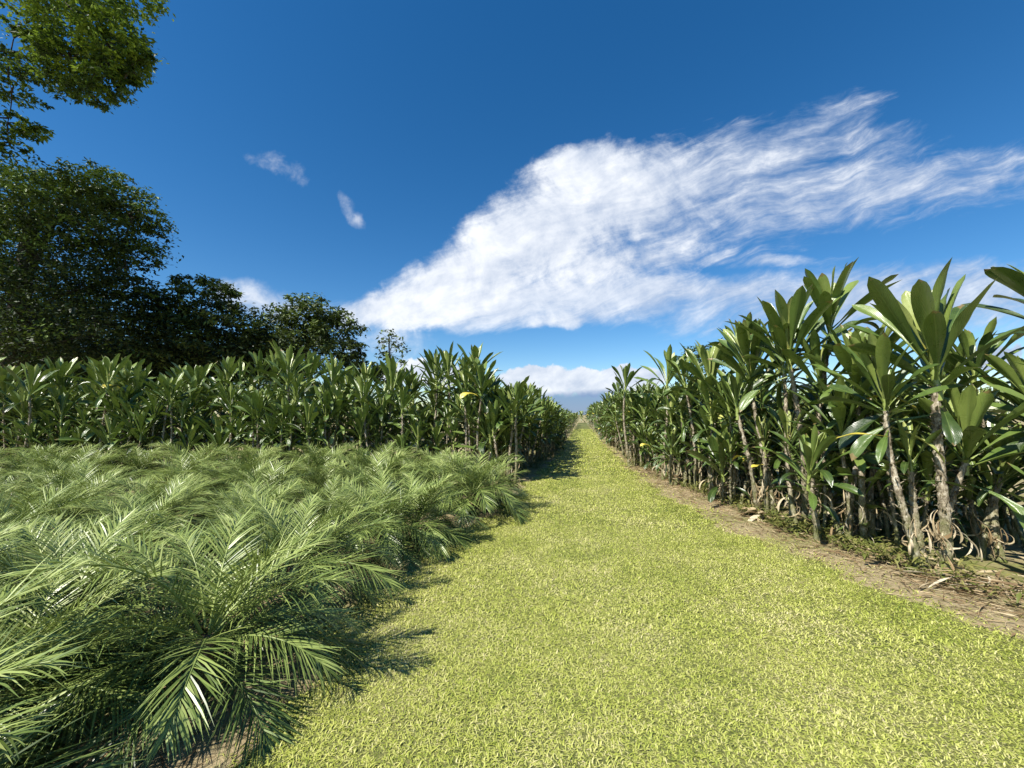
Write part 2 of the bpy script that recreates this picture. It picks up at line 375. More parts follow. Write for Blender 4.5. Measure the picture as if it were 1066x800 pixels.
def blades(name, P, L, W, tint, lay, mat, tag_args):
    n = len(P)
    az = rng.uniform(0, 2 * np.pi, n); el = lay
    d = np.stack([np.cos(az), np.sin(az)], -1); sd = np.stack([-d[:, 1], d[:, 0]], -1)
    def pt(k, el_k, base):
        out = base.copy(); out[:, :2] += d * (np.cos(el_k) * L * k)[:, None]; out[:, 2] += np.sin(el_k) * L * k; return out
    p0 = P; p1 = pt(.5, el, p0); p2 = pt(.5, el - rng.uniform(.3, 1.2, n), p1)
    p2[:, 2] = np.maximum(p2[:, 2], .008)
    V = np.empty((n, 6, 3), np.float32)
    for i, (p, w) in enumerate(((p0, .8), (p1, 1.), (p2, .12))):
        V[:, 2 * i] = p; V[:, 2 * i + 1] = p
        V[:, 2 * i, :2] -= sd * (W * w * .5)[:, None]; V[:, 2 * i + 1, :2] += sd * (W * w * .5)[:, None]
    b = (np.arange(n) * 6)[:, None]
    Fc = np.concatenate([b + np.array([0, 1, 3, 2]), b + np.array([2, 3, 5, 4])], 0)
    m_ = MB(); m_.add(V.reshape(-1, 3), Fc, np.repeat(tint, 6))
    return tag(obj(name, m_.mesh(name, mat)), *tag_args[:2], kind='stuff')
Pl, Ll, Wl, Tl = [], [], [], []
def scatter(y0, y1, dens, L, W, spill=.06):
    xs = np.linspace(y0, y1, 40); wmax = max(interp(LAWN_R, y) for y in xs) + .3; wmin = min(interp(LAWN_L, y) for y in xs) - .3
    n = int((y1 - y0) * (wmax - wmin) * dens)
    y = rng.uniform(y0, y1, n); x = rng.uniform(wmin, wmax, n)
    l = np.interp(y, *zip(*LAWN_L)) + ed(y, 1); r = np.interp(y, *zip(*LAWN_R)) + ed(y, 4)
    e = rng.normal(0, spill, n); er = rng.normal(.06, .05, n) + rng.exponential(.22, n) * (rng.random(n) < .45)
    k = (x > l + e) & (x < r + er - .08)
    # keep what the camera could come to see
    dd = x * FWD.x + y * FWD.y; rr = x * RGT.x + y * RGT.y
    k &= (dd > 1.2) & (np.abs(rr) < dd * 1.5 + .5)
    x, y = x[k], y[k]; n = len(x)
    clump = .5 + .5 * np.sin(x * 5.1 + 2 * np.sin(y * 2.3)) * np.sin(y * 4.3 + 2 * np.sin(x * 1.7))
    Pl.append(np.stack([x, y, np.full(n, .004)], -1)); Ll.append(L * rng.uniform(.55, 1.3, n) * (.85 + .3 * clump)); Wl.append(W * rng.uniform(.6, 1.4, n)); Tl.append(np.clip(rng.normal(.5, .33, n), 0, 1.3))
scatter(.8, 3.2, 12500, .031, .0048)
scatter(3.2, 6, 8000, .038, .0062)
scatter(6, 11, 3400, .05, .0095)
scatter(11, 22, 700, .08, .022)
scatter(22, 45, 220, .10, .04)
P = np.concatenate(Pl); L_ = np.concatenate(Ll); W_ = np.concatenate(Wl); T_ = np.concatenate(Tl)
blades('grass', P, L_, W_, T_, rng.uniform(R(4), R(50), len(P)), M_GRASS, ('short mown broad bladed grass covering the path', 'grass'))

# ------------------------------------------------------------------ cane plants: the ones that stand out on their own
NPLANT = [0]
def cane_name(): NPLANT[0] += 1; return 'cane_plant'
def hero(label, base_px, canes, dry=1, D=None):
    """canes: (base px, neck px, leaf scale, big?, radius)"""
    b = ground(*base_px); D = D or depth(b)
    root = thing(cane_name(), label, 'cane plant', b)
    for (bp, npx, sc, big, r) in canes:
        p = at_depth(bp[0], base_px[1], D); p.z = 0
        p += Vector((FWD.x, FWD.y, 0)) * (base_px[1] - bp[1]) * .012
        q = at_depth(npx[0], npx[1], depth(p) + rng.uniform(-.05, .05))
        off = p - b; off.z = 0
        lst = BIG_ME if big else ROS_ME
        add_cane(root, off, q.z, (q.x - p.x, q.y - p.y), lst[int(rng.integers(len(lst)))], sc, r)
        for q in range(2 if dry else 0):
            k = kid('dried_leaves', DRY_ME[int(rng.integers(5))], root, off); k.scale = (1, 1, rng.uniform(.6, 1.1)); k.rotation_euler = (0, 0, rng.uniform(0, 6.28))
    return root
TALLG = 'cane plants standing out by the path'
hero('tallest cane plant by the dry leaf heap, thick pale cane and huge dark paddle leaves', (985, 598), [((985, 598), (985, 400), 1.08, 1, .043), ((990, 594), (1002, 482), .8, 1, .03)])
hero('leaning pale cane plant just beside the tallest one, its leaf fan at mid height', (958, 596), [((958, 596), (936, 428), .74, 1, .03), ((972, 590), (951, 492), .62, 0, .03)])
hero('short stout cane plant with hanging dry leaves behind the heap of dead leaves', (1042, 585), [((1042, 585), (1050, 498), .7, 0, .032), ((1028, 580), (1034, 515), .45, 0, .03)], dry=2)
hero('cane plant cut by the frame edge whose dark leaves reach in above all others', (1112, 596), [((1112, 596), (1108, 345), .88, 1, .032), ((1095, 590), (1082, 440), .8, 1, .03)])
hero('two headed cane plant topping the row, with dark upright leaves against the sky', (838, 548), [((838, 548), (822, 382), 1.0, 1, .032), ((848, 546), (862, 352), .95, 1, .032), ((826, 546), (815, 470), .7, 0, .03)])
hero('broad cane plant with a dense bowl of leaves between the two tallest ones', (900, 566), [((900, 566), (882, 412), .84, 1, .032), ((912, 560), (918, 470), .8, 0, .03), ((888, 558), (905, 395), .68, 1, .03)])
hero('cane plant with one long yellow leaf hanging beside it above the fallen leaves', (798, 536), [((798, 536), (796, 470), .72, 0, .03), ((806, 536), (790, 400), .95, 1, .03), ((790, 530), (772, 430), .9, 0, .03)])
hero('cane plant with three stepped leaf tufts between the round low one and the yellow leaf', (752, 520), [((752, 520), (745, 412), 1.0, 1, .03), ((760, 520), (768, 385), .95, 1, .03), ((744, 518), (740, 460), .7, 0, .03)])
hero('slim cane plant whose single leaf fan rises alone above the far row', (690, 500), [((690, 500), (687, 405), .98, 0, .03)])
hero('low round cane plant at the lawn edge with pale green leaves near the ground', (699, 506), [((699, 506), (697, 473), .72, 0, .03), ((704, 504), (706, 482), .5, 0, .03)])
hero('thin bare pole cane plant with a small leaf tuft, nearest the path farther along', (655, 487), [((655, 487), (655, 408), .95, 0, .032)])
hero('tall cane plant whose leaf tuft tops the left planting near its corner', (498, 497), [((498, 497), (497, 398), 1.05, 0, .03), ((505, 497), (515, 440), .9, 0, .03)])
hero('corner cane plant of the left planting beside the path, with dark canes showing', (528, 503), [((528, 503), (532, 442), .92, 0, .03), ((521, 502), (512, 450), .85, 0, .03), ((536, 500), (541, 430), .9, 0, .03)])
hero('cane plant with a thin pale pole and two yellow leaves behind the palms', (437, 494), [((437, 494), (437, 448), .7, 0, .022), ((446, 494), (446, 400), .98, 0, .03)])
hero('cane plant of the left planting with a wide leaf fan under the sparse tree', (468, 496), [((468, 496), (466, 402), 1.08, 0, .03), ((475, 496), (480, 436), .9, 0, .03)])
hero('tall cane plant on two slender pale poles in front of the dark round tree', (268, 490), [((268, 490), (268, 398), .98, 0, .03), ((287, 490), (290, 397), .98, 0, .03)])
hero('cane plant with a broad pale leaf fan in front of the black tree shade', (130, 486), [((130, 486), (133, 408), 1.05, 0, .03), ((112, 486), (118, 432), .8, 0, .03)])

# yellow leaves that single two of them out
# ------------------------------------------------------------------ filler plants: prototypes, then copies
protos = []
J0 = lambda a: rng.uniform(-a, a)
def proto(specs):
    root = thing('cane_plant', 'cane plant', 'cane plant', (0, 0, -50))
    for h, off, sc in specs:
        add_cane(root, off, h, (rng.uniform(-.12, .12) * h + off[0] * .5, rng.uniform(-.12, .12) * h + off[1] * .5), ROS_ME[int(rng.integers(len(ROS_ME)))], sc, rng.uniform(.017, .028))
    for q in range(int(rng.integers(0, 3))):
        a = rng.uniform(0, 6.28); h = rng.uniform(.35, .85); mb, top = cane_mb(h, rng.uniform(.025, .036), (J0(.1), J0(.1)))
        kid('cane', mb.mesh('cane', M_CANE), root, (.3 * math.cos(a), .3 * math.sin(a), 0))['label'] = 'cut bare cane stub'
    for q in (0, 1): kid('dried_leaves', DRY_ME[int(rng.integers(5))], root, specs[q][1])
    return root
for k in range(14):
    n = int(rng.integers(4, 6)); sp = []
    hs = [rng.uniform(1.75, 2.35), rng.uniform(.5, .85), rng.uniform(.85, 1.3)] + [rng.uniform(1.2, 2.0) for _ in range(n - 3)]
    for i in range(n):
        a = i * 6.28 / n + rng.uniform(-.5, .5); r = rng.uniform(.08, .32)
        sp.append((hs[i], (r * math.cos(a), r * math.sin(a), 0), rng.uniform(.85, 1.1)))
    protos.append(proto(sp))
NFRONT = len(protos)
for k in range(8):
    sp = []
    for i, h in enumerate((rng.uniform(1.8, 2.35), rng.uniform(.3, .6), rng.uniform(.65, 1.0), rng.uniform(1.1, 1.6), rng.uniform(1.6, 2.1))):
        a = i * 2.5 + rng.uniform(-.5, .5); r = rng.uniform(.1, .36)
        sp.append((h, (r * math.cos(a), r * math.sin(a), 0), rng.uniform(.9, 1.1)))
    protos.append(proto(sp))
# single-mesh plants for the far rows, where no part shows
LOW = [rosette(.8, .15, 13, 1., ns=5, nc=2) for _ in range(4)]
def far_plant_mb():
    mb = MB()
    for i in range(3):
        h = rng.uniform(.8, 2.3) if i else rng.uniform(1.9, 2.4); a = rng.uniform(0, 6.28); r = .2 * i ** .5
        c, top = cane_mb(h, .045, (rng.uniform(-.2, .2), rng.uniform(-.2, .2)), ns=8, flaps=False, sides=6)
        T = Matrix.Translation((r * math.cos(a), r * math.sin(a), 0))
        mb.merge(c, T, mi=1)
        mb.merge(LOW[int(rng.integers(4))], T @ Matrix.Translation(top) @ Matrix.Rotation(rng.uniform(0, 6.28), 4, 'Z'), mi=0)
    return mb
FAR = [far_plant_mb() for _ in range(6)]
FAR_ME = [m.mesh('cane_plant', [M_CANELEAF, M_CANE]) for m in FAR]

used = set(); count = [0]
heroes = [(o.location.x, o.location.y) for o in COL.objects if o.name.startswith('cane_plant') and o.type == 'EMPTY' and o.location.z > -1]
def place(x, y, label, group, s=1.0, far=False, min_d=.38, inner=False):
    if any((x - a) ** 2 + (y - b) ** 2 < min_d ** 2 for a, b in heroes): return None
    if far:
        o = obj('cane_plant', FAR_ME[count[0] % len(FAR_ME)]); o['category'] = 'cane plant'
    else:
        k = int(rng.integers(NFRONT, len(protos))) if inner else int(rng.integers(NFRONT))
        if k in used: o = copy_tree(protos[k])
        else: used.add(k); o = protos[k]
    count[0] += 1
    o.location = (x, y, 0); o.rotation_euler = (0, 0, rng.uniform(0, 6.28)); sz = s * rng.uniform(.9, 1.08)
    o.scale = (s, s, sz)
    tag(o, label, 'cane plant', group)
    return o
J = lambda a: rng.uniform(-a, a)
# left planting, the rows that face the palms
for row in range(4):
    X = -.75 - .3 * row
    while X > -15.5 - row * 1.2:
        D = 9.9 + row * .95 + .03 * abs(X) + J(.25)
        p = camxy(X + J(.2) + row * .174, D)
        if row == 0: place(p.x, p.y, 'cane plant of the row standing directly behind the feathery palms', 'front row of cane plants behind the palms', rng.uniform(.74, 1.12))
        else: place(p.x, p.y, 'cane plant inside the left planting, half hidden by the row facing the palms', 'cane plants inside the left planting', rng.uniform(.92, 1.1), inner=row == 1)
        X -= .95 if row == 0 else 1.2
# left planting, along the path
y = 10.2
while y < 62:
    far = y > 24
    step = .75 if y < 24 else 1.5
    for c in range(2 if y < 40 else 1):
        x = interp(ROW_L, y) - .3 - c * .8 + J(.14)
        k = max(.62, .97 - (y - 10) * .024)
        lab = ('cane plant edging the left side of the path, throwing a shadow on the grass', 'left edge of the path, near part') if not far and c == 0 else \
              ('cane plant behind those edging the left side of the path', 'second line left of the path') if not far else ('tiny far cane plant left of the path close to its end', 'far left edge of the path')
        place(x, y + J(.15), *lab, s=k * rng.uniform(.88, 1.05), far=far)
    y += step
# right planting
y = 3.0
while y < 62:
    far = y > 24
    step = .72 if y < 24 else 1.5
    for c in range((4 if y < 9 else 3) if y < 24 else (2 if y < 40 else 1)):
        x = interp(ROW_R, y) + .12 + c * .85 + J(.16)
        yy = y + J(.2)
        if x * RGT.x + yy * RGT.y > 1.30 * (x * FWD.x + yy * FWD.y) + .7: continue
        if c == 0 and y < 5.6: continue
        lab = ('tiny far cane plant right of the path close to its end', 'far right edge of the path') if far else \
              ('cane plant at the front of the right planting, dry canes bare above the soil strip', 'front row of the right planting') if c == 0 else \
              ('cane plant inside the right planting, shaded behind its front row', 'cane plants inside the right planting')
        place(x, yy, *lab, s=(rng.uniform(.68, .86) if c and y < 8.5 else rng.uniform(.74, .98) if c else rng.uniform(.72, 1.02)), far=far, inner=c > 0)
    y += step
for k, p in enumerate(protos):
    if k not in used:
        for c in KIDS.get(p.name, []):
            for g_ in KIDS.get(c.name, []): bpy.data.objects.remove(g_)
            bpy.data.objects.remove(c)
        bpy.data.objects.remove(p)
# the far end: rows that read as one mass
mb = MB()
for (x0, x1, y0, y1, st, s) in ((-26, -3, 24, 60, 2.6, .85), (3, 26, 22, 60, 2.6, .95), (-60, 60, 72, 80, 2.2, .55)):
    yy = y0
    while yy < y1:
        xx = x0
        while xx < x1:
            mb.merge(LOW[int(rng.integers(4))], Matrix.Translation((xx + J(.8), yy + J(.8), s * rng.uniform(1.3, 2.2))) @ Matrix.Rotation(rng.uniform(0, 6.28), 4, 'Z') @ Matrix.Scale(1.5, 4))
            xx += st
        yy += st
tag(obj('distant_cane_rows', mb.mesh('distant_cane_rows', M_CANELEAF)), 'far mass of cane leaves closing the view at the path end', 'plantation', kind='stuff')

# ------------------------------------------------------------------ pygmy palms
def frond(L=1.0, el=.8, droop=1.5, nl=52, tint=.4, lw=.0088):
    """one feather leaf along +X from the origin: arching midrib, two ranks of narrow leaflets"""
    mb = MB(); n = 16
    t = np.linspace(0, 1, n); ang = el - droop * t ** 1.4
    st = np.stack([np.cos(ang), np.zeros(n), np.sin(ang)], -1) * (L / (n - 1))
    c = np.vstack([[0, 0, 0], np.cumsum(st[:-1], 0)]); sway = rng.uniform(-.12, .12) * t ** 2 * L; c[:, 1] += sway
    tube(mb, c, .008 * (1 - .8 * t) + .0012, 4, tint=tint + .35)
    tt = np.linspace(.13, 1, nl)
    for sd in (-1, 1):
        for q in tt:
            i = q * (n - 1); a = int(min(i, n - 2)); fr = i - a
            o = c[a] * (1 - fr) + c[a + 1] * fr
            an = el - droop * q ** 1.4
            fw = np.array([math.cos(an), 0, math.sin(an)]); up = np.array([-math.sin(an), 0, math.cos(an)]); sv = np.array([0, sd, 0.])
            open_ = rng.uniform(.75, 1.05) * (1.0 - .55 * q)          # angle from the midrib
            d = fw * math.cos(open_) + sv * math.sin(open_) + up * rng.uniform(-.15, .5)
            d /= np.linalg.norm(d)
            l = L * .31 * (math.sin(math.pi * min(1, (q * .86 + .12))) ** .6 + .12) * rng.uniform(.88, 1.1)
            w = lw * rng.uniform(.8, 1.2)
            wn = np.cross(d, up * .9 + sv * rng.uniform(-.6, .2)); wn /= np.linalg.norm(wn) + 1e-9
            sag = rng.uniform(.05, .4)
            k = np.array([0, .3, .65, 1.]); ww = np.array([.6, 1., .75, .08]) * w * .5
            p = o + d * (k * l)[:, None]; p[:, 2] -= sag * l * k ** 2
            v = np.empty((4, 2, 3)); v[:, 0] = p - wn * ww[:, None]; v[:, 1] = p + wn * ww[:, None]
            mb.add(v.reshape(-1, 3), [[0, 1, 3, 2], [2, 3, 5, 4], [4, 5, 7, 6]], tint + rng.uniform(-.45, .65) + .25 * q)
    return mb
FR = []
for k in range(9):
    q = k / 8.                                                           # 0 old and flat, 1 young and upright
    FR.append(frond(L=.98 * rng.uniform(.92, 1.08) * (1 - .12 * q), el=R(4 + 64 * q ** 1.2), droop=rng.uniform(.9, 1.7) - .35 * q, tint=.2 + .75 * q))
FR_ME = [f.mesh('frond', M_PALM) for f in FR]
dead = frond(.75, -.2, .9, 30, .25); DEAD_ME = dead.mesh('frond', M_DRY)
def stem_mb():
    mb = MB(); z = np.linspace(0, .32, 14); tube(mb, np.stack([z * .03, z * 0, z], -1), .055 + .012 * np.sin(np.arange(14) * 2.2), 9, jitter=.15); return mb
STEM_ME = stem_mb().mesh('stem', M_STEM)
def palm_parts():
    out = []; ga = 2.399; n = 26
    for k in range(n):
        q = k / (n - 1); i = min(8, max(0, int(round(q * 8 + rng.uniform(-.8, .8)))))
        out.append((i, .24 + .12 * q, k * ga + rng.uniform(-.3, .3), rng.uniform(-.12, .12), rng.uniform(.82, 1.12)))
    return out
def near_palm(x, y, label, s=1.0, group=None):
    root = thing('pygmy_palm', label, 'palm', (x, y, 0), rng.uniform(0, 6.28), group); root.scale = (s,) * 3
    kid('stem', STEM_ME, root)
    for i, z, az, tw, sc in palm_parts():
        f = kid('frond', FR_ME[i], root, (.03 * math.cos(az), .03 * math.sin(az), z)); f.rotation_euler = (tw, 0, az); f.scale = (sc,) * 3
    for k in range(1):
        f = kid('frond', DEAD_ME, root, (0, 0, .2)); f.rotation_euler = (J(.2), .25, rng.uniform(0, 6.28)); f['label'] = 'dry brown hanging frond'
    return root
CROWN_ME = []
for k in range(5):
    mb = MB()
    for i, z, az, tw, sc in palm_parts():
        mb.merge(FR[i], Matrix.Translation((.03 * math.cos(az), .03 * math.sin(az), z)) @ Euler((tw, 0, az)).to_matrix().to_4x4() @ Matrix.Scale(sc, 4))
    CROWN_ME.append(mb.mesh('crown', M_PALM))
pl = []
def palm(x, y, label, group, s):
    root = thing('pygmy_palm', label, 'palm', (x, y, 0), rng.uniform(0, 6.28), group); root.scale = (s, s, s * rng.uniform(.92, 1.12))
    kid('stem', STEM_ME, root); kid('crown', CROWN_ME[int(rng.integers(5))], root)
def edge_palm(px, py, label, s=1.0, near=True):
    p = ground(px, py); pl.append((p.x, p.y)); near_palm(p.x, p.y, label, s)
edge_palm(212, 722, 'nearest feathery palm, its wide fronds arching over dark ground at the lawn edge', .98)
edge_palm(305, 628, 'feathery palm at the lawn edge just beyond the nearest one, casting a shadow', .98)
edge_palm(395, 578, 'feathery palm at the lawn edge, third from the camera', .92)
edge_palm(432, 566, 'small feathery palm closest to the lawn, with a pale frond turned up', .85)
edge_palm(492, 536, 'feathery palm at the far corner of the palm bed, beside the cane shadows', 1.08)
edge_palm(512, 522, 'low feathery palm tucked at the very end of the palm bed, beside the path', .8)
edge_palm(455, 532, 'feathery palm just inside the far corner of the palm bed', 1.0)
edge_palm(388, 533, 'feathery palm with upright fronds in front of the thin pole cane', 1.02)
edge_palm(60, 700, 'feathery palm beside the nearest one, spreading out at the frame edge', 1.0)
edge_palm(10, 775, 'feathery palm by the bottom corner, dark soil and shade around its foot', .8)
for X_, D_ in ((-2.3, 1.25), (-3.4, 1.9), (-2.7, .2)):
    p = camxy(X_, D_); pl.append((p.x, p.y)); near_palm(p.x, p.y, 'feathery palm beside the camera whose frond tips and shade reach the frame edge', 1.0, 'palms at the frame edge')
edge_palm(-170, 760, 'feathery palm mostly outside the frame, its frond tips reaching in', 1.0)
D = 2.3; r_ = 0
while D < 9.4:
    X = -1.25 * D - 2.2 + (r_ % 2) * .5
    while X < 3:
        x_, d_ = X + J(.22), D + J(.2)
        p = camxy(x_, d_); e = interp(LAWN_L, p.y) - (.55 if p.y > 3.5 else .35)
        if p.x < e and p.y > -1 and not any((p.x - a) ** 2 + (p.y - b) ** 2 < .9 ** 2 for a, b in pl) and d_ > 1.7:
            pl.append((p.x, p.y))
            if D < 3.7: near_palm(p.x, p.y, 'feathery palm inside the near half of the palm bed', rng.uniform(.72, .94), 'palms in the near half of the bed')
            else: palm(p.x, p.y, 'feathery palm inside the far half of the palm bed, before the cane row', 'palms in the far half of the bed', rng.uniform(.74, 1.06))
        X += 1.22
    D += 1.0; r_ += 1

# ------------------------------------------------------------------ trees
def leaves(mb, C, Rad, n, size, tint, flat=.6, tuft=26):
    """n leaves in tufts through an ellipsoid, denser near its outside and top"""
    k = max(6, n // tuft)
    d = rng.normal(size=(k, 3)); d /= np.linalg.norm(d, axis=1, keepdims=True)
    rr = rng.uniform(.15, 1, k) ** .45
    tc_ = np.asarray(C) + d * rr[:, None] * np.asarray(Rad)
    idx = rng.integers(0, k, n)
    tr = np.asarray(Rad).mean() * rng.uniform(.07, .20, k)
    off = rng.normal(size=(n, 3)) * np.array([1, 1, .45]) * tr[idx][:, None] * .75
    p = tc_[idx] + off
    az = rng.uniform(0, 6.28, n); el = rng.normal(-.25, .45, n)
    ax = np.stack([np.cos(az) * np.cos(el), np.sin(az) * np.cos(el), np.sin(el)], -1)
    up = np.stack([rng.normal(0, flat, n), rng.normal(0, flat, n), np.ones(n)], -1)
    sd = np.cross(ax, up); sd /= np.linalg.norm(sd, axis=1, keepdims=True)
    nm = np.cross(sd, ax)
    l = size * rng.uniform(.6, 1.3, n); w = l * .46
    V = np.empty((n, 6, 3), np.float32)
    V[:, 0] = p; V[:, 1] = p + ax * (l * .45)[:, None] + sd * (w * .5)[:, None]; V[:, 2] = p + ax * (l * .5)[:, None] - nm * (l * .06)[:, None]
    V[:, 3] = p + ax * (l * .45)[:, None] - sd * (w * .5)[:, None]; V[:, 4] = p + ax * l[:, None] - nm * (l * .1)[:, None]; V[:, 5] = V[:, 4]
    b = (np.arange(n) * 6)[:, None]
    Fc = np.concatenate([b + np.array([0, 1, 4, 2]), b + np.array([0, 2, 4, 3])], 0)
    mb.add(V.reshape(-1, 3), Fc, np.repeat(np.clip(tint + rng.normal(0, .38, k)[idx] + rng.normal(0, .2, n), 0, 2), 6))  # tint spread per tuft paints some tufts as lit, others as shaded
    return tc_
def limb(mb, a, b, r0, r1, sag=.12, n=9):
    a = np.asarray(a, float); b = np.asarray(b, float); t = np.linspace(0, 1, n)[:, None]
    m = (a + b) / 2 + np.array([0, 0, np.linalg.norm(b - a) * sag]) + rng.normal(size=3) * .05 * np.linalg.norm(b - a)
    p = a * (1 - t) ** 2 + 2 * m * t * (1 - t) + b * t ** 2
    tube(mb, p, r0 * (1 - t[:, 0]) + r1 * t[:, 0], 7, jitter=.06); return p
def tree(name, label, base, trunk_top, clumps, size, mat, r=.28, dens=1.0, twigs=5, tuft=26, group=None, flat=.6, lr=1.0):
    """clumps: (centre, radii, leaves, tint); tint paints sunlit upper boughs and shaded lower ones"""
    base = Vector(base); root = thing(name, label, 'tree', base, 0, group)
    t = MB(); c = MB(); b0 = np.array(base); loc = lambda p: np.asarray(p) - b0
    tt = loc(trunk_top)
    lean = np.linspace(0, 1, 14)[:, None]; path = lean * tt + np.sin(lean * 5) * np.array([.15, .1, 0])
    tube(t, path, r * (1.15 - .65 * lean[:, 0]) * (1 + .5 * np.exp(-lean[:, 0] * 12)), 10, jitter=.05)
    prev = []
    for C, Rad, n, ti in clumps:
        cc = loc(C)
        s = path[int(min(13, max(4, 13 * (.45 + .5 * (cc[2] / max(tt[2], 1) - .5)))))]
        rs = r * .30 * lr; near = min(prev, key=lambda p: np.linalg.norm(p - cc)) if prev else None
        if near is not None and np.linalg.norm(near - cc) < .6 * np.linalg.norm(s - cc): s = near; rs = r * .1 * lr
        prev.append(cc)
        lp = limb(t, s, cc, rs, r * .05 * lr)
        tips = leaves(c, cc, Rad, int(n * dens), size, ti, tuft=tuft, flat=flat)
        for k in rng.choice(len(tips), min(twigs, len(tips)), replace=False):
            limb(t, lp[int(rng.integers(4, 9))], tips[k], r * .09, .008, .05, 6)
    kid('trunk', t.mesh('trunk', M_TRUNK), root); kid('crown', c.mesh('crown', mat, smooth=False), root)
    return root
def cl(px, py, D, rx, rz, n, ti=.5, ry=None, dD=0):
    """a leaf clump seen at that pixel at distance D; radii in pixels at that distance"""
    k = D / F; p = at_depth(px, py, D + dD); X = rx * k
    return (tuple(p), (X, X if ry is None else ry * k, rz * k), n, ti)
Dn = 13
b = at_depth(-260, 432, Dn + 1); b.z = 0
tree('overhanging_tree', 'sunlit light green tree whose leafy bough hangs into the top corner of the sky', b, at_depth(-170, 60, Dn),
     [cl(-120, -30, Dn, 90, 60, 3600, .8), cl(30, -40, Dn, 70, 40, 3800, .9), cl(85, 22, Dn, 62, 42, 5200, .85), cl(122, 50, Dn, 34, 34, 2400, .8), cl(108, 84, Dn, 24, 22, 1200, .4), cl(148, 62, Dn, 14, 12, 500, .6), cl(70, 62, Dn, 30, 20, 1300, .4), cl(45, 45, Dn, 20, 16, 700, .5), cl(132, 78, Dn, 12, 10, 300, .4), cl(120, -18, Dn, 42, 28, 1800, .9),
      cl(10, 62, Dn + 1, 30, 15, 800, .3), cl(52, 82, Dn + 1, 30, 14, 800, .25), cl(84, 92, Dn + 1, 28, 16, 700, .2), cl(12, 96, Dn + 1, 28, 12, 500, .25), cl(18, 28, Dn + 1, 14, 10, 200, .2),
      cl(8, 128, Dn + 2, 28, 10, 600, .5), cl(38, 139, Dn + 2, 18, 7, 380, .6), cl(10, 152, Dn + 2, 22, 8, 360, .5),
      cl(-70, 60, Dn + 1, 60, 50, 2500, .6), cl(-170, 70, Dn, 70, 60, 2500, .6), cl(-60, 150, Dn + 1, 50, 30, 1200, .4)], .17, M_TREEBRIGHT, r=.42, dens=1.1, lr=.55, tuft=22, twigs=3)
Db = 19
b = at_depth(-10, 432, Db); b.z = 0
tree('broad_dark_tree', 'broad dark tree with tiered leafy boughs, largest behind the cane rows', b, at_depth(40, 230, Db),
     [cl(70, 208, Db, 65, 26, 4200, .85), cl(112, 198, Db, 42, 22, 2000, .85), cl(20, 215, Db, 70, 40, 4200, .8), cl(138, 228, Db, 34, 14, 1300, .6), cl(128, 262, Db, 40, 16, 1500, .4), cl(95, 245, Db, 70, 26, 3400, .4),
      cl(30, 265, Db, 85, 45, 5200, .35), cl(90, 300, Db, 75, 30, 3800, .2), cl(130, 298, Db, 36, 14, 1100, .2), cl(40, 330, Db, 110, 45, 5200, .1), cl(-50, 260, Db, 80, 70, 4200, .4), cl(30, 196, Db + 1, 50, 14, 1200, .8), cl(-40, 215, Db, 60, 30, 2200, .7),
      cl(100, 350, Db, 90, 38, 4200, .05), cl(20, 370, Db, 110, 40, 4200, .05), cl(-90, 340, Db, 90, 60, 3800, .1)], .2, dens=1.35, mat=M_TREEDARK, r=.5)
Dc = 22
b = at_depth(205, 432, Dc); b.z = 0
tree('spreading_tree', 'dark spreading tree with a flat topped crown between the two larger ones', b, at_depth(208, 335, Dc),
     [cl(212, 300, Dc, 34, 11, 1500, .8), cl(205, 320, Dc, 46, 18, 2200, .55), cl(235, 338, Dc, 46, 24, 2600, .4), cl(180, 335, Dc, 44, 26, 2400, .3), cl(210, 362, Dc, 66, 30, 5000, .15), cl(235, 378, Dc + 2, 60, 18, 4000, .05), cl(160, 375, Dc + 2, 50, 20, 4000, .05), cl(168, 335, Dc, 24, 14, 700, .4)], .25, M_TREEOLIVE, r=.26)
Dd = 24
b = at_depth(322, 432, Dd); b.z = 0
tree('rounded_tree', 'dense rounded dark olive tree standing clear against the white cloud', b, at_depth(322, 345, Dd),
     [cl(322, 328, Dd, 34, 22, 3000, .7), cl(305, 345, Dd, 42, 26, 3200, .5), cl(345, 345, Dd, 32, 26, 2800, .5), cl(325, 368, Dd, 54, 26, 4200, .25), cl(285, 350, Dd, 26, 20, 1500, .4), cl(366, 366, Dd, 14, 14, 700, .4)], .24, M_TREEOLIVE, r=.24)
b = at_depth(408, 432, 26); b.z = 0
tree('sparse_tree', 'thin sparse pale tree rising just above the left cane leaves', b, at_depth(408, 352, 26),
     [cl(408, 349, 26, 14, 6, 90, .9), cl(400, 358, 26, 12, 5, 80, .9), cl(416, 361, 26, 12, 6, 80, .9), cl(406, 370, 26, 14, 6, 90, .8), cl(414, 376, 26, 12, 6, 70, .8)], .26, M_TREEOLIVE, r=.09, tuft=5)
b = at_depth(728, 432, 24); b.z = 0
tree('distant_bush_tree', 'small far tree peeping over the right planting behind the lone leaf fan', b, at_depth(728, 385, 24),
     [cl(728, 366, 24, 18, 8, 420, .7), cl(742, 374, 24, 16, 8, 350, .6), cl(714, 376, 24, 14, 8, 300, .6), cl(728, 385, 24, 26, 10, 500, .4)], .22, M_TREEDARK, r=.12, tuft=7)
b = at_depth(385, 432, 28); b.z = 0
tree('small_dark_tree', 'low dark tree at the foot of the rounded one, mostly hidden by cane leaves', b, at_depth(382, 400, 28),
     [cl(380, 384, 28, 22, 12, 1200, .5), cl(400, 390, 28, 20, 10, 900, .5), cl(360, 390, 28, 24, 14, 1200, .3)], .25, M_TREEOLIVE, r=.14)
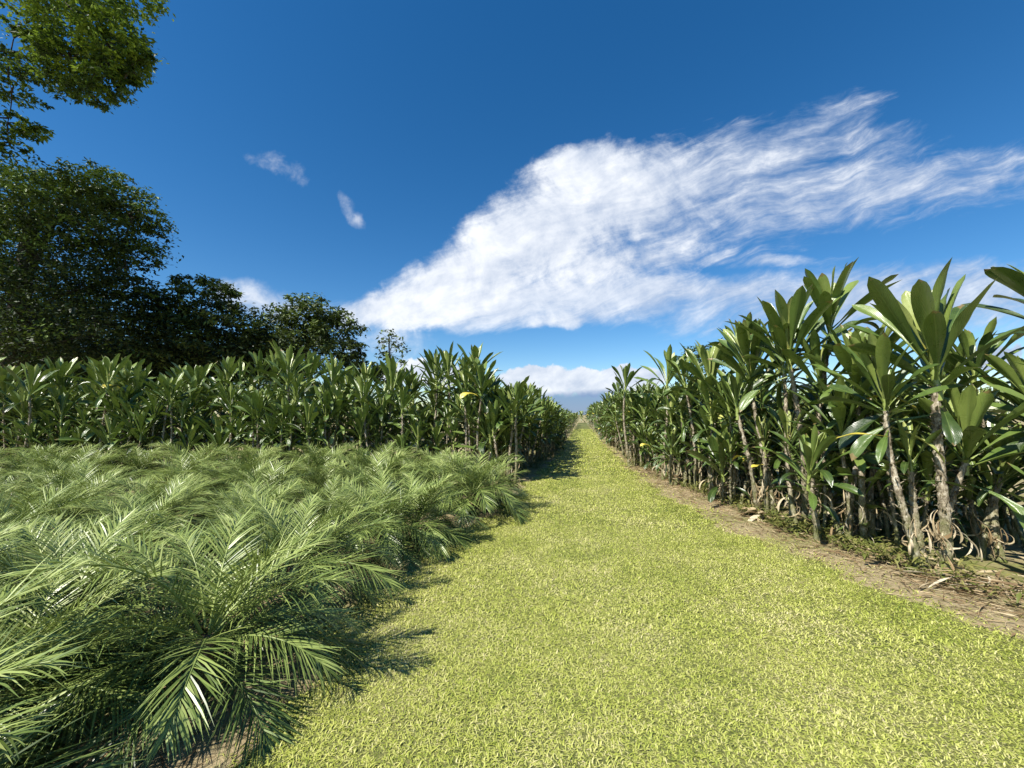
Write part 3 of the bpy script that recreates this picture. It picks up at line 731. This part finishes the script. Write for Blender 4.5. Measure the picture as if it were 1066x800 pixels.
# trees of the dark wood behind
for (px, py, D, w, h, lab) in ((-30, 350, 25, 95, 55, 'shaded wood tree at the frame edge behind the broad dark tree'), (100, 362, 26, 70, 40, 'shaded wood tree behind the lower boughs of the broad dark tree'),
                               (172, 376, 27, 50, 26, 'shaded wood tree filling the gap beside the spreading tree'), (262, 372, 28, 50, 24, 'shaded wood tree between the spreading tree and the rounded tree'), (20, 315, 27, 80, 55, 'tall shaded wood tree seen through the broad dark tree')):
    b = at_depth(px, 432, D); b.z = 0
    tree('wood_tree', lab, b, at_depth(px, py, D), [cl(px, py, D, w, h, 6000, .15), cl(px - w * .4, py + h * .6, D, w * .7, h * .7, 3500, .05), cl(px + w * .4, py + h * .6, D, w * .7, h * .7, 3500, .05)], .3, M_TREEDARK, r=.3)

# ------------------------------------------------------------------ litter, weeds, fallen leaves
mb = MB()
def litter(x, y, z, L, W, tint): leaf(mb, (x, y, z), rng.uniform(0, 6.28), rng.uniform(-.05, .25), L, W, rng.uniform(.0, .5), fold=rng.uniform(.2, 1.2), roll=J(1.5), ns=5, nc=2, wave=.01, tint=tint, bend=J(.9), power=1.)
for k in range(6500):
    y = rng.uniform(2.2, 13) if k < 5200 else rng.uniform(9, 25)
    x = interp(ROW_R, y) + rng.normal(-.02, .42)
    if x < interp(LAWN_R, y) - .05: continue
    litter(x, y, rng.uniform(.008, .03), rng.uniform(.05, .24), rng.uniform(.004, .016), rng.uniform(.0, .65))
for k in range(3600):
    p = camxy(rng.uniform(-9, 0), 1.3 + 9 * rng.random() ** 1.8)
    if p.x > interp(LAWN_L, max(p.y, 0)) - .1: continue
    litter(p.x, p.y, rng.uniform(.008, .03), rng.uniform(.06, .25), rng.uniform(.008, .02), rng.uniform(.0, .7))
tag(obj('leaf_litter', mb.mesh('leaf_litter', M_DRY)), 'scattered dead brown leaves covering the soil under the plants', 'leaf litter', kind='stuff')

def heap(name, label, px, py, n, w, d, L, mat=M_DRY, tint=(.15, .9), hgt=.1):
    b = ground(px, py); m_ = MB()
    for k in range(n):
        x, y = float(np.clip(rng.normal(0, w), -1.3 * w, 1.3 * w)), float(np.clip(rng.normal(0, d), -1.5 * d, 1.5 * d)); az = rng.choice([0, math.pi]) + YAW + J(.7)
        leaf(m_, (x - .4 * L * math.cos(az), y - .4 * L * math.sin(az), rng.uniform(.01, hgt)), az, J(.12), L * rng.uniform(.5, 1.2), rng.uniform(.012, .03), rng.uniform(-.1, .3), fold=rng.uniform(.4, 1.3), roll=J(1.2), ns=8, nc=2, wave=.02, tint=rng.uniform(*tint), bend=J(.7), power=1.)
    return tag(obj(name, m_.mesh(name, mat), None, b), label, 'dead leaves')
heap('dead_leaf_heap', 'heap of long dry tan cane leaves on the soil below the tallest cane plant', 1046, 615, 80, .45, .15, .55)
heap('dead_leaf', 'single long curled dry leaf lying apart on the bare soil strip', 1020, 634, 2, .05, .02, .6, hgt=.03)
def fallen_rosette(label, px, py):
    b = ground(px, py); m_ = MB()
    for k in range(9):
        az = math.pi + YAW + J(.8)
        leaf(m_, (0, 0, .06), az, rng.uniform(.0, .5), rng.uniform(.3, .5), .07, rng.uniform(.4, .9), fold=.6, roll=J(.5), ns=7, nc=2, tint=rng.uniform(.4, 1.))
    return tag(obj('fallen_leaf_tuft', m_.mesh('fallen_leaf_tuft', M_DRY), None, b), label, 'dead leaves')
fallen_rosette('fallen pale leaf tuft lying on the soil below the yellow hanging leaf', 800, 540)

# yellow leaves hanging by the yellow leaf plants (parts of those plants)
def yellow(owner_label, pxs):
    o = next(q for q in COL.objects if q.get('label') == owner_label)
    D = depth(o.location)
    for (px, py, az_off, L, el) in pxs:
        m_ = MB(); leaf(m_, (0, 0, 0), 0, el, L, .085, .45, fold=.35, ns=10, nc=4, tint=1.75, wave=.01)
        p = at_depth(px, py, D - .55); k = kid('yellow_leaf', m_.mesh('yellow_leaf', M_CANELEAF), o, tuple(p - o.location)); k.rotation_euler = (0, 0, YAW + az_off); k['label'] = 'yellowing leaf hanging out to the side'
yellow('cane plant with one long yellow leaf hanging beside it above the fallen leaves', [(795, 484, math.pi + .2, .22, .0)])
yellow('leaning pale cane plant just beside the tallest one, its leaf fan at mid height', [(924, 455, math.pi + .1, .52, .15)])
yellow('cane plant with a thin pale pole and two yellow leaves behind the palms', [(441, 447, math.pi, .5, .5), (440, 448, .0, .35, .3)])

# weeds along the planting edges
mb = MB()
for k in range(1000):
    q = rng.random()
    if q < .6: y = 3 + 13 * rng.random() ** 1.6; x = interp(ROW_R, y) + abs(rng.normal(.0, .4)) - .1
    elif q < .8: y = rng.uniform(9, 26); x = interp(ROW_L, y) - abs(rng.normal(0, .35)) + .15
    else:
        p = camxy(rng.uniform(-9, -.5), rng.uniform(2, 10.3)); x, y = p.x, p.y
        if x > interp(LAWN_L, max(y, 0)): continue
    hgt = rng.uniform(.04, .2)
    for j in range(int(rng.integers(6, 14))):
        leaf(mb, (x + J(.09), y + J(.09), rng.uniform(0, hgt)), rng.uniform(0, 6.28), rng.uniform(.1, 1.), rng.uniform(.04, .12), rng.uniform(.015, .04), rng.uniform(.3, 1.), ns=3, nc=2, wave=.003, tint=rng.uniform(.2, 1.6))
tag(obj('undergrowth', mb.mesh('undergrowth', M_WEED)), 'low green weeds growing around the cane feet', 'weeds', kind='stuff')

# ------------------------------------------------------------------ light and sky
SUN_EL = R(50); head = -YAW - R(133)                                   # heading of the sun, clockwise from +Y
sd = Vector((math.sin(head) * math.cos(SUN_EL), math.cos(head) * math.cos(SUN_EL), math.sin(SUN_EL)))
sl = bpy.data.lights.new('sun', 'SUN'); sl.energy = 5.0; sl.angle = R(.53); sl.color = (1, .95, .87)
so = bpy.data.objects.new('sun', sl); COL.objects.link(so); so.rotation_euler = sd.to_track_quat('Z', 'Y').to_euler(); so.location = sd * 60
w = bpy.data.worlds.new('World'); scene.world = w; w.use_nodes = True
nt = w.node_tree; nt.nodes.clear()
out = nt.nodes.new('ShaderNodeOutputWorld'); bg = nt.nodes.new('ShaderNodeBackground'); bg.inputs[1].default_value = .078
sky = nt.nodes.new('ShaderNodeTexSky'); sky.sky_type = 'NISHITA'; sky.sun_disc = False
sky.sun_elevation = SUN_EL; sky.sun_rotation = head; sky.altitude = 300; sky.air_density = 1.0; sky.dust_density = .25; sky.ozone_density = 3.0
hs = N(nt, 'ShaderNodeHueSaturation', Hue=.5, Saturation=1.34, Value=1.06); nt.links.new(sky.outputs[0], hs.inputs['Color'])
tc = nt.nodes.new('ShaderNodeTexCoord')
sx = N(nt, 'ShaderNodeSeparateXYZ'); nt.links.new(tc.outputs['Generated'], sx.inputs[0])
def dotc(v):
    a = mth(nt, 'MULTIPLY', sx.outputs[0], v.x); return mth(nt, 'ADD', a, mth(nt, 'MULTIPLY', sx.outputs[1], v.y))
# directions of the northern half of the sky as slopes: across (east of the path heading) and up
FY = mth(nt, 'MAXIMUM', dotc(FWD), .06)
AZ = mth(nt, 'DIVIDE', dotc(RGT), FY); EL = mth(nt, 'DIVIDE', sx.outputs[2], FY)
def azel(px, py):
    d = ray(px, py); return d.dot(RGT) / d.dot(FWD), d.z / d.dot(FWD)
def comb(x, y, z=0.):
    c = nt.nodes.new('ShaderNodeCombineXYZ')
    for i, q in enumerate((x, y, z)):
        if isinstance(q, (int, float)): c.inputs[i].default_value = q
        else: nt.links.new(q, c.inputs[i])
    return c.outputs[0]
# billows and wind-drawn streaks, both fixed to directions in the sky
bil = noise(nt, 7.0, 9, .62, comb(AZ, EL, .37), .35)
bil2 = noise(nt, 22.0, 6, .6, comb(AZ, EL, 2.1), .2)
th = R(20); cu, su = math.cos(th), math.sin(th)
su_ = mth(nt, 'ADD', mth(nt, 'MULTIPLY', AZ, cu), mth(nt, 'MULTIPLY', EL, su)); sv_ = mth(nt, 'SUBTRACT', mth(nt, 'MULTIPLY', EL, cu), mth(nt, 'MULTIPLY', AZ, su))
wob = mth(nt, 'MULTIPLY', mth(nt, 'SUBTRACT', noise(nt, 4, 3, .5, comb(AZ, EL, 5.)), .5), .10)
strk = noise(nt, 6.0, 9, .64, comb(mth(nt, 'MULTIPLY', su_, .9), mth(nt, 'MULTIPLY', mth(nt, 'ADD', sv_, wob), 4.0), 1.3), .25)
warp = mth(nt, 'SUBTRACT', noise(nt, 5.0, 5, .6, comb(AZ, EL, 9.)), .5); warp2 = mth(nt, 'SUBTRACT', noise(nt, 5.0, 5, .6, comb(AZ, EL, 14.)), .5)
WX = mth(nt, 'ADD', AZ, mth(nt, 'MULTIPLY', warp, .10)); WY = mth(nt, 'ADD', EL, mth(nt, 'MULTIPLY', warp2, .07))
def blob(px, py, rx, ry, ang=0., gain=1., hard=1.):
    """soft ellipse; radii in degrees-like pixels of the view centre; returns a value that is gain at its heart and falls to 0 at its rim"""
    a, e = azel(px, py); k = 1 / 415.
    c, s_ = math.cos(R(ang)), math.sin(R(ang))
    dx = mth(nt, 'SUBTRACT', WX, a); dy = mth(nt, 'SUBTRACT', WY, e)
    u = mth(nt, 'MULTIPLY', mth(nt, 'ADD', mth(nt, 'MULTIPLY', dx, c), mth(nt, 'MULTIPLY', dy, s_)), 1 / (rx * k))
    v = mth(nt, 'MULTIPLY', mth(nt, 'SUBTRACT', mth(nt, 'MULTIPLY', dy, c), mth(nt, 'MULTIPLY', dx, s_)), 1 / (ry * k))
    r2 = mth(nt, 'ADD', mth(nt, 'MULTIPLY', u, u), mth(nt, 'MULTIPLY', v, v))
    g_ = mth(nt, 'SUBTRACT', 1.0, r2)
    return mth(nt, 'MULTIPLY', mth(nt, 'MAXIMUM', g_, -3.0), gain)
def union(bs):
    o = bs[0]
    for b_ in bs[1:]: o = mth(nt, 'SMOOTH_MAX', o, b_, .25)
    return o
def sstep(x, a, b_):
    n = nt.nodes.new('ShaderNodeMapRange'); n.interpolation_type = 'SMOOTHSTEP'; nt.links.new(x, n.inputs[0]); n.inputs[1].default_value = a; n.inputs[2].default_value = b_; return n.outputs[0]
thick = union([blob(640, 205, 120, 66, 12), blob(560, 245, 120, 58, 28), blob(485, 292, 125, 40, 20), blob(420, 320, 75, 24, 5), blob(600, 168, 55, 26, 15), blob(690, 215, 100, 50, 10, .5), blob(620, 275, 130, 30, 8, .6)])
fan = union([blob(760, 178, 150, 50, 18, .95), blob(830, 140, 95, 30, 20, .85), blob(850, 205, 210, 48, 10, .95), blob(985, 186, 130, 36, 4, .85), blob(900, 150, 60, 22, 10, .5)])
base_ = union([blob(560, 316, 260, 30, 2, .95), blob(700, 304, 230, 22, 2, .75), blob(950, 312, 330, 46, 3, .8), blob(700, 272, 110, 9, 6, .5), blob(800, 272, 45, 8, 4, .5)])
smalls = union([blob(282, 170, 26, 13, -12, .6), blob(305, 182, 20, 13, -45, .6), blob(360, 216, 10, 24, 30, .55), blob(372, 230, 16, 10, -35, .5), blob(268, 314, 62, 26, -15, 1.1), blob(580, 337, 52, 9, 3, 1.2), blob(400, 360, 60, 26, 0, .6)])
cum = union([blob(560, 396, 50, 18, 0), blob(600, 396, 60, 18, 0), blob(650, 395, 46, 17, 0), blob(440, 392, 60, 16, 0, .8), blob(1020, 372, 60, 16, 10, .7)])
n_b = mth(nt, 'SUBTRACT', bil, .5); n_s = mth(nt, 'SUBTRACT', strk, .5); n_f = mth(nt, 'SUBTRACT', bil2, .5)
a1 = sstep(mth(nt, 'ADD', mth(nt, 'ADD', thick, mth(nt, 'MULTIPLY', n_b, 1.5)), mth(nt, 'ADD', mth(nt, 'MULTIPLY', n_f, .6), mth(nt, 'MULTIPLY', n_s, .6))), -.15, .75)
a2 = sstep(mth(nt, 'ADD', fan, mth(nt, 'ADD', mth(nt, 'MULTIPLY', n_s, 3.0), mth(nt, 'MULTIPLY', n_b, .7))), -.3, 1.7)
a3 = mth(nt, 'MULTIPLY', sstep(mth(nt, 'ADD', base_, mth(nt, 'ADD', mth(nt, 'MULTIPLY', n_s, 1.4), mth(nt, 'MULTIPLY', n_b, .6))), -.05, .9), .85)
a4 = mth(nt, 'MULTIPLY', sstep(mth(nt, 'ADD', smalls, mth(nt, 'ADD', mth(nt, 'MULTIPLY', n_b, 1.8), mth(nt, 'MULTIPLY', n_f, 1.2))), .0, 1.6), .9)
a5 = sstep(mth(nt, 'ADD', cum, mth(nt, 'ADD', mth(nt, 'MULTIPLY', n_b, 1.6), mth(nt, 'MULTIPLY', n_f, 2.0))), .0, .35)
inv = lambda x: mth(nt, 'SUBTRACT', 1.0, x)
al = inv(mth(nt, 'MULTIPLY', mth(nt, 'MULTIPLY', mth(nt, 'MULTIPLY', inv(a1), inv(a2)), mth(nt, 'MULTIPLY', inv(a3), inv(a4))), inv(a5)))
al = mth(nt, 'MULTIPLY', al, .96)
# cloud light: bright where thick, bluish grey in its folds
sw = sstep(AZ, .05, .75)
lum = mth(nt, 'ADD', mth(nt, 'SUBTRACT', .70, mth(nt, 'MULTIPLY', sw, .40)), mth(nt, 'ADD', mth(nt, 'MULTIPLY', n_s, mth(nt, 'ADD', .7, sw)), mth(nt, 'ADD', mth(nt, 'MULTIPLY', n_b, 1.5), mth(nt, 'MULTIPLY', n_f, .45))), clamp=True)
ccol = ramp(nt, [(.0, (2.8, 3.6, 5.2)), (.45, (4.7, 5.3, 6.4)), (.95, (7.9, 8.1, 8.4))], lum)
skc = mix(nt, al, hs.outputs[0], ccol)
# rain-dark bank low on the horizon under the far cumulus
bank = mth(nt, 'MULTIPLY', sstep(blob(610, 424, 130, 20, 0), .0, .7), .85)
skc = mix(nt, bank, skc, (1.3, 2.3, 4.2))
nt.links.new(skc, bg.inputs[0]); nt.links.new(bg.outputs[0], out.inputs[0])
w.cycles.sampling_method = 'MANUAL'; w.cycles.sample_map_resolution = 512

# ------------------------------------------------------------------ view
vs = scene.view_settings; vs.view_transform = 'Standard'; vs.look = 'None'; vs.gamma = 1; vs.exposure = .8; vs.use_curve_mapping = False
scene.render.engine = 'CYCLES'
scene.cycles.use_denoising = True
scene.cycles.max_bounces = 6; scene.cycles.transparent_max_bounces = 4
